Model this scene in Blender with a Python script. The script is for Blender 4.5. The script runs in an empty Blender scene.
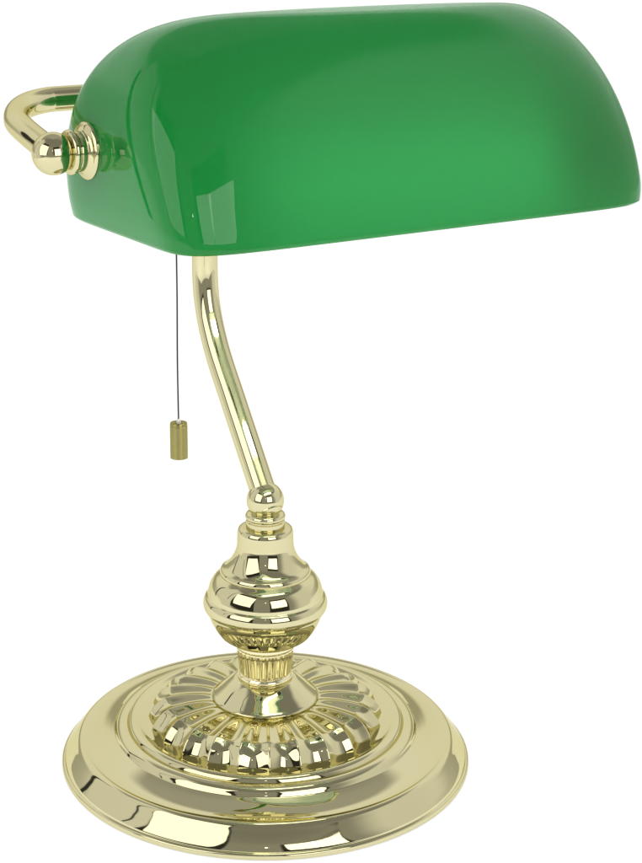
import bpy, bmesh, math
import numpy as np
from mathutils import Vector, Matrix

S = bpy.context.scene
COL = S.collection
R = math.radians
MM = 0.001

# ------------------------------------------------------------------ camera
cam_d = bpy.data.cameras.new('camera')
cam = bpy.data.objects.new('camera', cam_d)
COL.objects.link(cam)
cam_d.sensor_fit = 'HORIZONTAL'
cam_d.sensor_width = 36.0
cam_d.lens = 1750.0 / 642.0 * 36.0
cam_d.shift_x = (321.0 - 265.3) / 642.0
cam_d.clip_start = 0.01
cam_d.clip_end = 100.0
cam.location = (0.0, -0.7129, 0.3779)
cam.rotation_euler = (R(90 - 17.5), 0, 0)
S.camera = cam

# ------------------------------------------------------------------ render look
S.render.engine = 'CYCLES'
S.cycles.use_denoising = True
S.cycles.max_bounces = 12
S.cycles.glossy_bounces = 8
S.cycles.transmission_bounces = 8
S.cycles.caustics_reflective = False
S.cycles.caustics_refractive = False
S.view_settings.view_transform = 'Standard'
S.view_settings.look = 'None'
S.view_settings.exposure = 0.0
S.view_settings.gamma = 1.0

# ------------------------------------------------------------------ world: a studio tent seen by direction
world = bpy.data.worlds.new('World')
S.world = world
world.use_nodes = True
wn, wl = world.node_tree.nodes, world.node_tree.links
wn.clear()
w_out = wn.new('ShaderNodeOutputWorld')
w_bg = wn.new('ShaderNodeBackground')
wl.new(w_bg.outputs[0], w_out.inputs[0])
tc = wn.new('ShaderNodeTexCoord')
sx = wn.new('ShaderNodeSeparateXYZ')
wl.new(tc.outputs['Generated'], sx.inputs[0])


def wm(op, a, b=None, c=None):
    n = wn.new('ShaderNodeMath')
    n.operation = op
    for i, v in enumerate((a, b, c)):
        if v is None:
            continue
        if isinstance(v, (int, float)):
            n.inputs[i].default_value = v
        else:
            wl.new(v, n.inputs[i])
    return n.outputs[0]


AZ = wm('MULTIPLY', wm('ARCTAN2', sx.outputs[0], wm('MULTIPLY', sx.outputs[1], -1.0)), 180 / math.pi)
EL = wm('MULTIPLY', wm('ARCSINE', sx.outputs[2]), 180 / math.pi)


def ss(x, a, b):
    n = wn.new('ShaderNodeMapRange')
    n.interpolation_type = 'SMOOTHSTEP'
    n.inputs[1].default_value = a
    n.inputs[2].default_value = b
    wl.new(x, n.inputs[0])
    return n.outputs[0]


def band(x, a, b, s):
    return wm('MULTIPLY', ss(x, a - s, a + s), wm('SUBTRACT', 1.0, ss(x, b - s, b + s)))


def mixv(a, b, f):
    """a + (b-a)*f"""
    return wm('ADD', a, wm('MULTIPLY', wm('SUBTRACT', b, a), f))


# tent: bright behind the lamp, softer at the sides, dim towards the camera
absaz = wm('ABSOLUTE', AZ)
tone = mixv(0.34, 0.84, ss(absaz, 52, 76))
back = mixv(0.52, 1.0, ss(EL, 8, 18))
tone = mixv(tone, back, ss(absaz, 95, 140))
tone = mixv(tone, mixv(0.26, 0.46, ss(absaz, 90, 150)), ss(EL, 40, 48))
tone = mixv(tone, 0.86, wm('MULTIPLY', band(AZ, -112, -73, 2), band(EL, 6, 58, 4)))
tone = mixv(tone, 1.06, wm('MULTIPLY', ss(absaz, 92, 104), wm('SUBTRACT', 1.0, ss(EL, -3, 0))))
# dark gaps round the soft boxes and the seams of the tent
tone = mixv(tone, 0.03, wm('MULTIPLY', band(AZ, -72.5, -22.5, 1.0), band(EL, 0, 54, 1.5)))
tone = mixv(tone, 0.03, wm('MULTIPLY', band(AZ, 9, 47.5, 1.0), band(EL, 0, 42, 1.5)))
tone = mixv(tone, 0.04, wm('MULTIPLY', band(AZ, -118, -115, .5), band(EL, -40, 36, 2)))
tone = mixv(tone, 0.05, wm('MULTIPLY', band(AZ, -83, -81.5, .4), band(EL, 12, 60, 2)))
wl.new(tone, w_bg.inputs['Strength'])
w_bg.inputs['Color'].default_value = (1.0, 0.99, 0.965, 1)


# ------------------------------------------------------------------ soft boxes
def softbox(name, az, el, dist, w, h, radiance, spread=180):
    d = bpy.data.lights.new(name, 'AREA')
    d.shape = 'RECTANGLE'
    d.size, d.size_y = w, h
    d.energy = radiance * w * h * math.pi
    d.color = (1.0, 0.99, 0.97)
    o = bpy.data.objects.new(name, d)
    COL.objects.link(o)
    a, e = R(az), R(el)
    v = Vector((math.sin(a) * math.cos(e), -math.cos(a) * math.cos(e), math.sin(e)))
    o.location = v * dist + Vector((0, 0, 0.12))
    o.rotation_euler = v.to_track_quat('Z', 'Y').to_euler()
    return o


softbox('softbox', -47.5, 26.5, 1.3, 0.90, 0.98, 1.9)
softbox('softbox', 20.0, 20.5, 1.3, 0.35, 0.70, 2.4)
softbox('softbox', 35.8, 20.5, 1.3, 0.35, 0.70, 2.4)
sp = bpy.data.lights.new('modelling_lamp', 'POINT')
sp.energy = 0.12
sp.shadow_soft_size = 0.014
spo = bpy.data.objects.new('modelling_lamp', sp)
COL.objects.link(spo)
spo.location = (0.01, -1.15, 0.75)


# ------------------------------------------------------------------ materials
def new_mat(name):
    m = bpy.data.materials.new(name)
    m.use_nodes = True
    n = m.node_tree.nodes
    return m, n, m.node_tree.links, n['Principled BSDF']


def brass(name, col, rough, bump=0.02, scale=60, dirt=0.06):
    m, n, l, b = new_mat(name)
    b.inputs['Metallic'].default_value = 1.0
    b.inputs['Specular Tint'].default_value = (0.80, 0.77, 0.56, 1)
    tcn = n.new('ShaderNodeTexCoord')
    nz = n.new('ShaderNodeTexNoise')
    nz.inputs['Scale'].default_value = scale
    nz.inputs['Detail'].default_value = 3
    l.new(tcn.outputs['Object'], nz.inputs['Vector'])
    mr = n.new('ShaderNodeMapRange')
    mr.inputs[3].default_value = rough * .7
    mr.inputs[4].default_value = rough * 1.4
    l.new(nz.outputs['Fac'], mr.inputs[0])
    l.new(mr.outputs[0], b.inputs['Roughness'])
    mx = n.new('ShaderNodeMix')
    mx.data_type = 'RGBA'
    mx.inputs[6].default_value = (*[c * (1 - dirt) for c in col], 1)
    mx.inputs[7].default_value = (*col, 1)
    nz2 = n.new('ShaderNodeTexNoise')
    nz2.inputs['Scale'].default_value = 14
    l.new(tcn.outputs['Object'], nz2.inputs['Vector'])
    l.new(nz2.outputs['Fac'], mx.inputs[0])
    l.new(mx.outputs[2], b.inputs['Base Color'])
    bp = n.new('ShaderNodeBump')
    bp.inputs['Strength'].default_value = bump
    bp.inputs['Distance'].default_value = 0.001
    l.new(nz.outputs['Fac'], bp.inputs['Height'])
    l.new(bp.outputs[0], b.inputs['Normal'])
    return m


M_BRASS = brass('polished_pale_brass', (0.69, 0.645, 0.395), 0.04)
M_BRASS_Y = brass('polished_yellow_brass', (0.90, 0.83, 0.54), 0.05)
M_KNOB = brass('brushed_brass', (0.36, 0.32, 0.12), 0.30, 0.02, 400)
kb = M_KNOB.node_tree.nodes['Principled BSDF']
kb.inputs['Anisotropic'].default_value = 0.9
kb.inputs['Anisotropic Rotation'].default_value = 0.25
ktg = M_KNOB.node_tree.nodes.new('ShaderNodeTangent')
ktg.direction_type = 'RADIAL'
ktg.axis = 'Z'
M_KNOB.node_tree.links.new(ktg.outputs[0], kb.inputs['Tangent'])

M_GREEN, n, l, b = new_mat('green_cased_glass')
b.inputs['Base Color'].default_value = (0.006, 0.055, 0.015, 1)
b.inputs['Roughness'].default_value = 0.02
b.inputs['IOR'].default_value = 1.42
b.inputs['Subsurface Weight'].default_value = 0.0
b.inputs['Coat Weight'].default_value = 0.0
b.inputs['Coat Roughness'].default_value = 0.02
tcn = n.new('ShaderNodeTexCoord')
nz = n.new('ShaderNodeTexNoise')
nz.inputs['Scale'].default_value = 9
l.new(tcn.outputs['Object'], nz.inputs['Vector'])
bp = n.new('ShaderNodeBump')
bp.inputs['Strength'].default_value = 0.06
bp.inputs['Distance'].default_value = 0.003
l.new(nz.outputs['Fac'], bp.inputs['Height'])
l.new(bp.outputs[0], b.inputs['Normal'])
trn = n.new('ShaderNodeBsdfTranslucent')
trn.inputs[0].default_value = (0.032, 0.40, 0.115, 1)
mxs = n.new('ShaderNodeAddShader')
dim = n.new('ShaderNodeMixShader')
dim.inputs[0].default_value = 1.0
l.new(trn.outputs[0], dim.inputs[2])
l.new(b.outputs[0], mxs.inputs[0])
l.new(dim.outputs[0], mxs.inputs[1])
l.new(mxs.outputs[0], n['Material Output'].inputs[0])

M_WHITE, n, l, b = new_mat('white_opal_glass')
b.inputs['Base Color'].default_value = (0.8, 0.8, 0.76, 1)
b.inputs['Roughness'].default_value = 0.1

M_OPAL, n, l, b = new_mat('translucent_opal_lining')
b.inputs['Base Color'].default_value = (0.78, 0.80, 0.76, 1)
b.inputs['Roughness'].default_value = 0.08
trn = n.new('ShaderNodeBsdfTranslucent')
trn.inputs[0].default_value = (0.75, 0.75, 0.72, 1)
mxs = n.new('ShaderNodeMixShader')
mxs.inputs[0].default_value = 0.26
l.new(b.outputs[0], mxs.inputs[1])
l.new(trn.outputs[0], mxs.inputs[2])
l.new(mxs.outputs[0], n['Material Output'].inputs[0])

M_GLOW_TUBE, n, l, b = new_mat('frosted_tube_added_glow')
b.inputs['Emission Color'].default_value = (1.0, 0.97, 0.90, 1)
b.inputs['Emission Strength'].default_value = 4.6  # glow added to brighten the lower front of the shade
b.inputs['Base Color'].default_value = (0.6, 0.6, 0.58, 1)
b.inputs['Roughness'].default_value = 0.2

M_CORD, n, l, b = new_mat('black_cord')
b.inputs['Base Color'].default_value = (0.004, 0.004, 0.006, 1)
b.inputs['Roughness'].default_value = 0.5

M_SOCKET, n, l, b = new_mat('black_bakelite')
b.inputs['Base Color'].default_value = (0.02, 0.02, 0.02, 1)
b.inputs['Roughness'].default_value = 0.3

M_FLOOR, n, l, b = new_mat('white_surface_added_glow')
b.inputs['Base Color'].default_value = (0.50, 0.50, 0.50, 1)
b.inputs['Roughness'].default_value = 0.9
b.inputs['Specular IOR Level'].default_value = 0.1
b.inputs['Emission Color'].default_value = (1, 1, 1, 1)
b.inputs['Emission Strength'].default_value = 0.80   # glow added to keep the surface white and free of contact shadow


# ------------------------------------------------------------------ mesh helpers
def make(name, verts, faces, mat, parent=None, smooth=True, sharp=35):
    me = bpy.data.meshes.new(name)
    me.from_pydata([tuple(v) for v in verts], [], faces)
    bm = bmesh.new()
    bm.from_mesh(me)
    bmesh.ops.remove_doubles(bm, verts=bm.verts, dist=1e-6)
    bmesh.ops.recalc_face_normals(bm, faces=bm.faces)
    for f in bm.faces:
        f.smooth = smooth
    for e in bm.edges:
        if len(e.link_faces) == 2 and e.calc_face_angle(0) > R(sharp):
            e.smooth = False
    bm.to_mesh(me)
    bm.free()
    me.materials.append(mat)
    o = bpy.data.objects.new(name, me)
    COL.objects.link(o)
    if parent:
        o.parent = parent
    return o


def curve(pts, sub=6):
    """pts: (r,z) or (r,z,'c') for a corner; Catmull-Rom between corners, in mm"""
    segs, cur = [], [pts[0][:2]]
    for p in pts[1:]:
        cur.append(p[:2])
        if len(p) > 2:
            segs.append(cur)
            cur = [p[:2]]
    if len(cur) > 1:
        segs.append(cur)
    out = []
    for s in segs:
        s = [np.array(q, float) for q in s]
        ext = [2 * s[0] - s[1]] + s + [2 * s[-1] - s[-2]]
        for i in range(len(s) - 1):
            p0, p1, p2, p3 = ext[i:i + 4]
            for k in range(sub):
                t = k / sub
                out.append(.5 * (2 * p1 + (p2 - p0) * t + (2 * p0 - 5 * p1 + 4 * p2 - p3) * t * t + (3 * p1 - p0 - 3 * p2 + p3) * t ** 3))
        if s is not None:
            out.append(s[-1])
    res = [out[0]]
    for q in out[1:]:
        if np.hypot(*(q - res[-1])) > 1e-4:
            res.append(q)
    return res


def lathe_data(prof, n, mod=None):
    """prof in mm. mod(i, r, z, phi) -> (r, z)"""
    V, F = [], []
    for i, (r, z) in enumerate(prof):
        for k in range(n):
            ph = 2 * math.pi * k / n
            rr, zz = (r, z) if mod is None else mod(i, r, z, ph)
            V.append((rr * MM * math.cos(ph), rr * MM * math.sin(ph), zz * MM))
    for i in range(len(prof) - 1):
        for k in range(n):
            a, b_ = i * n + k, i * n + (k + 1) % n
            F.append((a, b_, b_ + n, a + n))
    return V, F


def lathe(name, pts, mat, parent, n=160, sub=6, xf=None, mod=None, cap=False, sharp=35):
    V, F = lathe_data(curve(pts, sub), n, mod)
    if cap:
        F.append(tuple(range(n))[::-1])
        m = len(V) - n
        F.append(tuple(range(m, m + n)))
    if xf is not None:
        V = [xf @ Vector(v) for v in V]
    return make(name, V, F, mat, parent, sharp=sharp)


def tube(name, pts, rad, mat, parent, n=40, sub=10, caps=True, radii=None):
    P = [Vector(p) for p in pts]
    ext = [2 * P[0] - P[1]] + P + [2 * P[-1] - P[-2]]
    path = []
    for i in range(len(P) - 1):
        p0, p1, p2, p3 = ext[i:i + 4]
        for k in range(sub):
            t = k / sub
            path.append(.5 * (2 * p1 + (p2 - p0) * t + (2 * p0 - 5 * p1 + 4 * p2 - p3) * t * t + (3 * p1 - p0 - 3 * p2 + p3) * t ** 3))
    path.append(P[-1])
    V, F = [], []
    T = [(path[min(i + 1, len(path) - 1)] - path[max(i - 1, 0)]).normalized() for i in range(len(path))]
    nrm = T[0].orthogonal().normalized()
    for i, p in enumerate(path):
        nrm = (nrm - T[i] * nrm.dot(T[i])).normalized()
        bn = T[i].cross(nrm)
        for k in range(n):
            a = 2 * math.pi * k / n
            V.append(p + (nrm * math.cos(a) + bn * math.sin(a)) * rad)
    m = len(path)
    for i in range(m - 1):
        for k in range(n):
            a, b_ = i * n + k, i * n + (k + 1) % n
            F.append((a, b_, b_ + n, a + n))
    if caps:
        F.append(tuple(range(n))[::-1])
        F.append(tuple(range((m - 1) * n, m * n)))
    return make(name, V, F, mat, parent)


# ------------------------------------------------------------------ the setting: a white surface with an added glow
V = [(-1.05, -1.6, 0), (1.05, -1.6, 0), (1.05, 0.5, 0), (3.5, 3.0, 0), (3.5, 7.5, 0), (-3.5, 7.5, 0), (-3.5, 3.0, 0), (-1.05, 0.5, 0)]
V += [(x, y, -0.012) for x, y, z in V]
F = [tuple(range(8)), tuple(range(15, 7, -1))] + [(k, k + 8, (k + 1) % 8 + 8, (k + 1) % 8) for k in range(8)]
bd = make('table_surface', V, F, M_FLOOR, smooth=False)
bd['kind'] = 'structure'

# ------------------------------------------------------------------ the lamp
lamp = bpy.data.objects.new('desk_lamp', None)
COL.objects.link(lamp)
lamp.location = (0, 0, 0)
lamp['label'] = "polished brass banker's desk lamp with green glass shade and pull cord, on white"
lamp['category'] = 'lamp'

# --- base
base = lathe('base', [
    (88.5, 0.25), (90.9, 0.25), (91.45, 0.8), (91.5, 1.6), (91.3, 2.5), (90.7, 3.0), (90.1, 3.15, 'c'),
    (90.0, 3.5), (89.7, 4.3), (88.8, 5.7), (87.1, 7.9), (85.4, 10.0), (84.1, 11.6), (83.3, 12.3), (82.6, 12.6), (81.8, 12.55),
    (80.2, 12.2), (77.5, 12.2), (74.0, 12.9), (70.5, 14.2), (67.6, 15.6, 'c'),
    (67.1, 16.4), (66.5, 17.5), (65.3, 18.5), (63.8, 18.95), (62.4, 18.9), (61.5, 18.5, 'c'),
    (61.2, 19.3), (60.5, 20.3), (59.3, 20.9), (57.8, 20.75), (55.5, 20.1), (52.5, 19.8), (48, 19.7), (42, 19.7)],
    M_BRASS, lamp, n=256, sub=7)

NF = 24
PH0 = R(-88)      # a rib two degrees to the right of the front


def flute(i, r, z, ph):
    q = abs(math.sin((ph - PH0) * NF / 2))
    k = min(1.0, max(0.0, (r - 41.5) / 5.0))
    k = k * k * (3 - 2 * k)
    sh = (q ** 1.7) * (1 - k) + (q ** 1.0) * k        # round ribs on top, scooped cells on the flank
    s = min(1.0, max(0.0, (r - 23.0) / 18.0))
    # small differences from cell to cell, as in a pressed part
    c = int(math.floor((ph - PH0) * NF / (2 * math.pi))) % NF
    var = 1.0 + 0.10 * math.sin(c * 2.4 + 0.7) * math.sin((ph - PH0) * NF / 2) ** 2
    amp = (0.15 + 1.95 * s ** 0.8) * var
    if r < 25:
        amp *= max(0, (r - 23.2) / 1.8)
    return r - amp * sh * (0.1 + 0.95 * k), z - amp * sh * (1.0 - 0.55 * k)


lathe('fluted_rosette', [
    (53.0, 17.5), (52.5, 19.5), (51.9, 21.3), (50.9, 23.4), (49.4, 25.5), (47.4, 27.3), (45.4, 28.5), (44.4, 28.95), (43.4, 29.2), (40.5, 29.7),
    (36, 30.1), (32, 30.2), (28, 30.0), (25, 29.5), (23.4, 29.2), (22.5, 29.2)],
    M_BRASS, base, n=24 * 36, sub=6, mod=flute, sharp=80)

lathe('cone_collar', [
    (22.6, 28.6), (23.6, 29.4), (23.7, 30.0), (23.2, 30.6), (22.6, 31.1, 'c'), (20.0, 33.4), (17.2, 35.9), (14.6, 38.0), (13.4, 38.7),
    (12.2, 38.9), (10.5, 39.0)], M_BRASS, base, n=160)

# --- the turned column
lathe('fluted_neck', [
    (10.5, 38.3), (11.7, 38.5), (12.2, 39.2), (12.25, 40.2), (11.8, 41.0), (11.4, 41.4, 'c'), (11.55, 42.2), (11.75, 44.5), (12.1, 47.5), (12.5, 51.0),
    (12.65, 53.0), (12.6, 53.6, 'c'), (13.1, 54.1), (13.25, 54.9), (13.1, 56.0), (12.8, 57.2)],
    M_BRASS_Y, lamp, n=30 * 14, sub=5,
    mod=lambda i, r, z, ph: (r - (0.38 * abs(math.sin(ph * 15)) ** 1.3 if 41.6 < z < 53.4 else 0), z), sharp=60)

lathe('baluster', [
    (12, 56.2), (13.6, 56.4), (15.6, 56.9), (17.0, 57.8), (17.3, 58.4, 'c'), (18.6, 58.9), (19.8, 59.8), (20.9, 61.2), (22.5, 63.6), (24.1, 66.8), (25.1, 69.6), (25.5, 71.2, 'c'),
    (26.4, 71.7), (27.1, 72.9), (27.4, 74.4), (27.2, 76.2), (26.5, 77.8), (25.5, 78.7, 'c'),
    (25.2, 80.6), (24.2, 83.8), (22.3, 86.6), (19.8, 88.5, 'c'), (19.9, 89.3), (19.4, 90.6), (18.4, 91.2, 'c'),
    (17.1, 92.3), (15.0, 95.0), (13.3, 98.3), (12.5, 101.3), (12.35, 103.2, 'c'),
    (12.3, 105.5), (12.2, 107.7), (11.7, 109.2), (10.8, 109.9), (9.6, 110.15), (8.0, 110.2)],
    M_BRASS, lamp, n=200)

lathe('finial', [
    (8.2, 110.0), (8.45, 110.5), (8.45, 112.6, 'c'), (7.9, 112.9), (7.9, 113.4, 'c'), (8.4, 113.8), (8.8, 114.7), (8.6, 115.7), (7.9, 116.5), (6.7, 117.0, 'c')] +
    [(8.15 * math.cos(a), 122.0 + 8.15 * math.sin(a)) for a in [R(q) for q in range(-36, 91, 6)]],
    M_BRASS, lamp, n=120, sub=3)

# --- shade frame: u along the shade, w towards the room, z up
PSI, DD, Z0 = 0.5434, 0.0741, 0.2609
U = Vector((math.cos(PSI), math.sin(PSI), 0))
W = Vector((math.sin(PSI), -math.cos(PSI), 0))


def loc(u, w, z):
    return U * u + W * (w + DD) + Vector((0, 0, z))


PW, PZ = -0.0225, 0.2872          # hinge axis
BW, BZ = -0.076, 0.2990           # rear bar of the yoke
# pole: leans back, then swings forward to the yoke
pp = []
for off, z in ((0.004, .118), (0, .1232), (-.0135, .1415), (-.0272, .1600), (-.0415, .1800), (-.0496, .1990), (-.0515, .2180),
               (-.0490, .2370), (-.0420, .2560), (-.0300, .2740), (-.0150, .2890), (DD + BW, .3003)):
    pp.append(loc(0, off - DD, z))
tube('pole', pp, .0057, M_BRASS, lamp, n=48)

# yoke: a U of bent tube
c = .019
pts = [loc(-.1172, PW, PZ)]


def arm(t):
    return (PW + (BW - PW) * t, PZ + (BZ - PZ) * t)


for t in (.2, .38):
    pts.append(loc(-.1172, *arm(t)))
wq, zq = arm(.46)
for k in range(1, 8):
    a = math.pi / 2 * k / 8
    ww = wq + (BW - wq) * math.sin(a)
    zz = zq + (BZ - zq) * math.sin(a)
    pts.append(loc(-.1172 + .027 * (1 - math.cos(a)), ww, zz))
left = pts
right = []
for p in reversed(left):
    d = p.dot(U)
    right.append(p - 2 * U * (d - 0))
mid = [loc(x, BW, BZ) for x in (-.0902, -.065, -.032, 0, .032, .065, .0902)]
tube('yoke', left + mid + right, .0047, M_BRASS, lamp, n=40, sub=6)

# hinge knobs
for s in (-1, 1):
    # local +Z of the lathe points outwards along the shade axis
    zc = U * s
    yc = Vector((0, 0, 1))
    xc = yc.cross(zc)
    m = Matrix((xc, yc, zc)).transposed().to_4x4()
    m.translation = loc(0, PW, PZ)
    kn = lathe('hinge_knob', [(5.5, 106.6), (6.9, 106.8), (7.1, 107.3), (7.1, 108.9), (6.9, 109.2, 'c'), (6.8, 109.3), (6.8, 109.5, 'c'),
                              (7.5, 109.7), (7.9, 110.4), (7.8, 111.3), (7.2, 112.0), (5.9, 112.3, 'c')] +
               [(7.5 * math.cos(a), 117.2 + 7.5 * math.sin(a)) for a in [R(q) for q in range(-42, 91, 6)]],
               M_BRASS, lamp, n=96, sub=3, xf=m)
    lathe('flange', [(2, 103.9), (9.2, 104.0), (10.0, 104.4), (10.1, 104.9), (9.5, 105.5), (8.6, 105.9), (7.9, 106.4), (7.4, 107.1), (6.8, 107.2), (5, 107.2)],
          M_BRASS, kn, n=96, sub=4, xf=m)

# --- glass shade
SP = dict(H=.0730, e2=9.0, e2t=2.0, A0=.1030, At=.0132, qa=.3012, F0=.0477, qf=.9235, B0=.0531, qb=.5323, ca=.0076, kb=.0087, ka=.0048, kf=-.0081)


def shade_surface(inset, nphi=256, nt=64):
    q = SP
    ph = np.linspace(0, 2 * np.pi, nphi, endpoint=False)
    cc, s_ = np.cos(ph), np.sin(ph)
    t = np.linspace(0, 1, nt) * np.pi / 2
    t = np.concatenate([[0, t[1] * .33, t[1] * .66], t[1:-1], np.pi / 2 - (t[1] - t[0]) * np.array([.6, .35, .15, .05, 0.0])])
    cs = np.maximum(np.cos(t), 0)
    cs[-1] = 0
    a = q['At'] + (q['A0'] - q['At']) * cs ** q['qa'] + q['ka'] * np.sin(2 * t)
    f = q['ca'] + (q['F0'] - q['ca']) * cs ** q['qf'] + q['kf'] * np.sin(2 * t)
    b2 = -q['ca'] + (q['B0'] + q['ca']) * cs ** q['qb'] + q['kb'] * np.sin(2 * t)
    E = (q['e2'] + (q['e2t'] - q['e2']) * np.sin(t))[:, None]
    zz0 = q['H'] * np.sin(t)
    tuck = 0.0011 * np.clip(1 - zz0 / .009, 0, 1) ** 2
    f = f - tuck
    a = a - tuck * .5
    cw = (f - b2) / 2
    hw = np.maximum((f + b2) / 2, 1e-5)
    u = a[:, None] * abs(cc) ** (2 / E) * np.sign(cc)
    w = cw[:, None] + hw[:, None] * abs(s_) ** (2 / E) * np.sign(s_)
    z = (q['H'] * np.sin(t))[:, None] + 0 * u
    if inset:
        k = inset
        u = u * (1 - k / .103)
        w = cw[:, None] + (w - cw[:, None]) * (1 - k / .052)
        z = z * (1 - k / q['H'])
    return u, w, z


def grid_faces(nt, nphi, off=0, flip=False):
    F = []
    for i in range(nt - 1):
        for k in range(nphi):
            a, b_ = off + i * nphi + k, off + i * nphi + (k + 1) % nphi
            F.append((a, a + nphi, b_ + nphi, b_) if flip else (a, b_, b_ + nphi, a + nphi))
    return F


def shade_verts(u, w, z):
    return [loc(a, b_, Z0 + c_) for a, b_, c_ in zip(u.ravel(), w.ravel(), z.ravel())]


u, w, z = shade_surface(0)
nt, nphi = u.shape
V = shade_verts(u, w, z)
F = grid_faces(nt, nphi)
ui, wi, zi = shade_surface(.0020)
V2 = shade_verts(ui, wi, zi)
o2 = len(V)
F += grid_faces(nt, nphi, o2, True)
F = grid_faces(nt, nphi)
# rounded rim between the skins
um, wm_, zm = shade_surface(.0010)
rim = [loc(um[0, k], wm_[0, k], Z0 - .0009) for k in range(nphi)]
o3 = o2 + len(V2)
for k in range(nphi):
    k2 = (k + 1) % nphi
    F.append((k, o3 + k, o3 + k2, k2))
    F.append((o3 + k, o2 + k, o2 + k2, o3 + k2))
shade = make('glass_shade', V + V2 + rim, F, M_GREEN, lamp, sharp=50)
u, w, z = shade_surface(.0022)
ui, wi, zi = shade_surface(.0036)
V = shade_verts(u, w, z)
V2 = shade_verts(ui, wi, zi)
F = grid_faces(nt, nphi, len(V), True)
F += [(k, len(V) + k, len(V) + (k + 1) % nphi, (k + 1) % nphi) for k in range(nphi)]
make('inner_lining', V + V2, F, M_OPAL, shade, sharp=50)

# --- lamp holder, added glow tube and the rod that carries them, under the shade
m = Matrix((Vector((0, 0, 1)).cross(U), Vector((0, 0, 1)), U)).transposed().to_4x4()
m.translation = loc(0, .017, .2722)
sock = lathe('lamp_holder', [(0.1, 57), (10.0, 57), (10.6, 58), (10.6, 84), (10, 88), (8, 90), (5, 91, 'c'), (5, 97), (0.1, 97)],
             M_SOCKET, lamp, n=64, xf=m)
lathe('added_glow_tube', [(0.1, -78), (5, -77), (8, -74), (9.6, -69), (10, -62), (10, -20), (10, 20), (10, 50), (9.5, 58)], M_GLOW_TUBE, sock, n=64, xf=m)  # unseen, set low towards the front so its added glow fills the lower shade
m2 = m.copy()
m2.translation = loc(0, .004, .2900)
rod = lathe('carrier_rod', [(0.1, -101.5), (2.6, -101.5, 'c'), (2.6, -68.5, 'c'), (0.1, -68.5)], M_BRASS, lamp, n=24, xf=m2)
m2.translation = loc(0, -.0100, .2830)
lathe('pull_switch', [(0.1, -86), (8.5, -86), (9.3, -85), (9.3, -68), (8.5, -67), (0.1, -67)], M_SOCKET, rod, n=48, xf=m2)

# --- pull cord and its knob
CU, CW = -.0762, -.0100
top = loc(CU, CW, .276)
KZ = .1865
cord = tube('pull_cord', [top, loc(CU + .0002, CW, .24), loc(CU - .0001, CW, .21), loc(CU, CW, KZ - .001)], .00030, M_CORD, lamp, n=12, sub=6)
m = Matrix.Translation(loc(CU, CW, 0))
K1 = KZ * 1000
pk = lathe('pull_knob', [(0.1, K1 - 1.2), (0.9, K1 - 1.2, 'c'), (1.2, K1 - .3, 'c'), (2.0, K1 - .1), (2.9, K1 - .1), (3.15, K1 - .35), (3.25, K1 - 1.0, 'c'),
                         (3.15, K1 - 1.15), (3.15, K1 - 1.35, 'c'), (3.27, K1 - 1.5, 'c'),
                         (3.27, K1 - 12.8), (3.15, K1 - 13.4), (2.8, K1 - 13.6), (0.1, K1 - 13.6)],
           M_KNOB, cord, n=64, sub=3, xf=m)
lathe('ferrule', [(0.1, KZ * 1000 + 1.3), (0.55, KZ * 1000 + 1.2), (0.85, KZ * 1000 + .4), (0.9, KZ * 1000 - 1.3)], M_WHITE, cord, n=24, sub=3, xf=m)
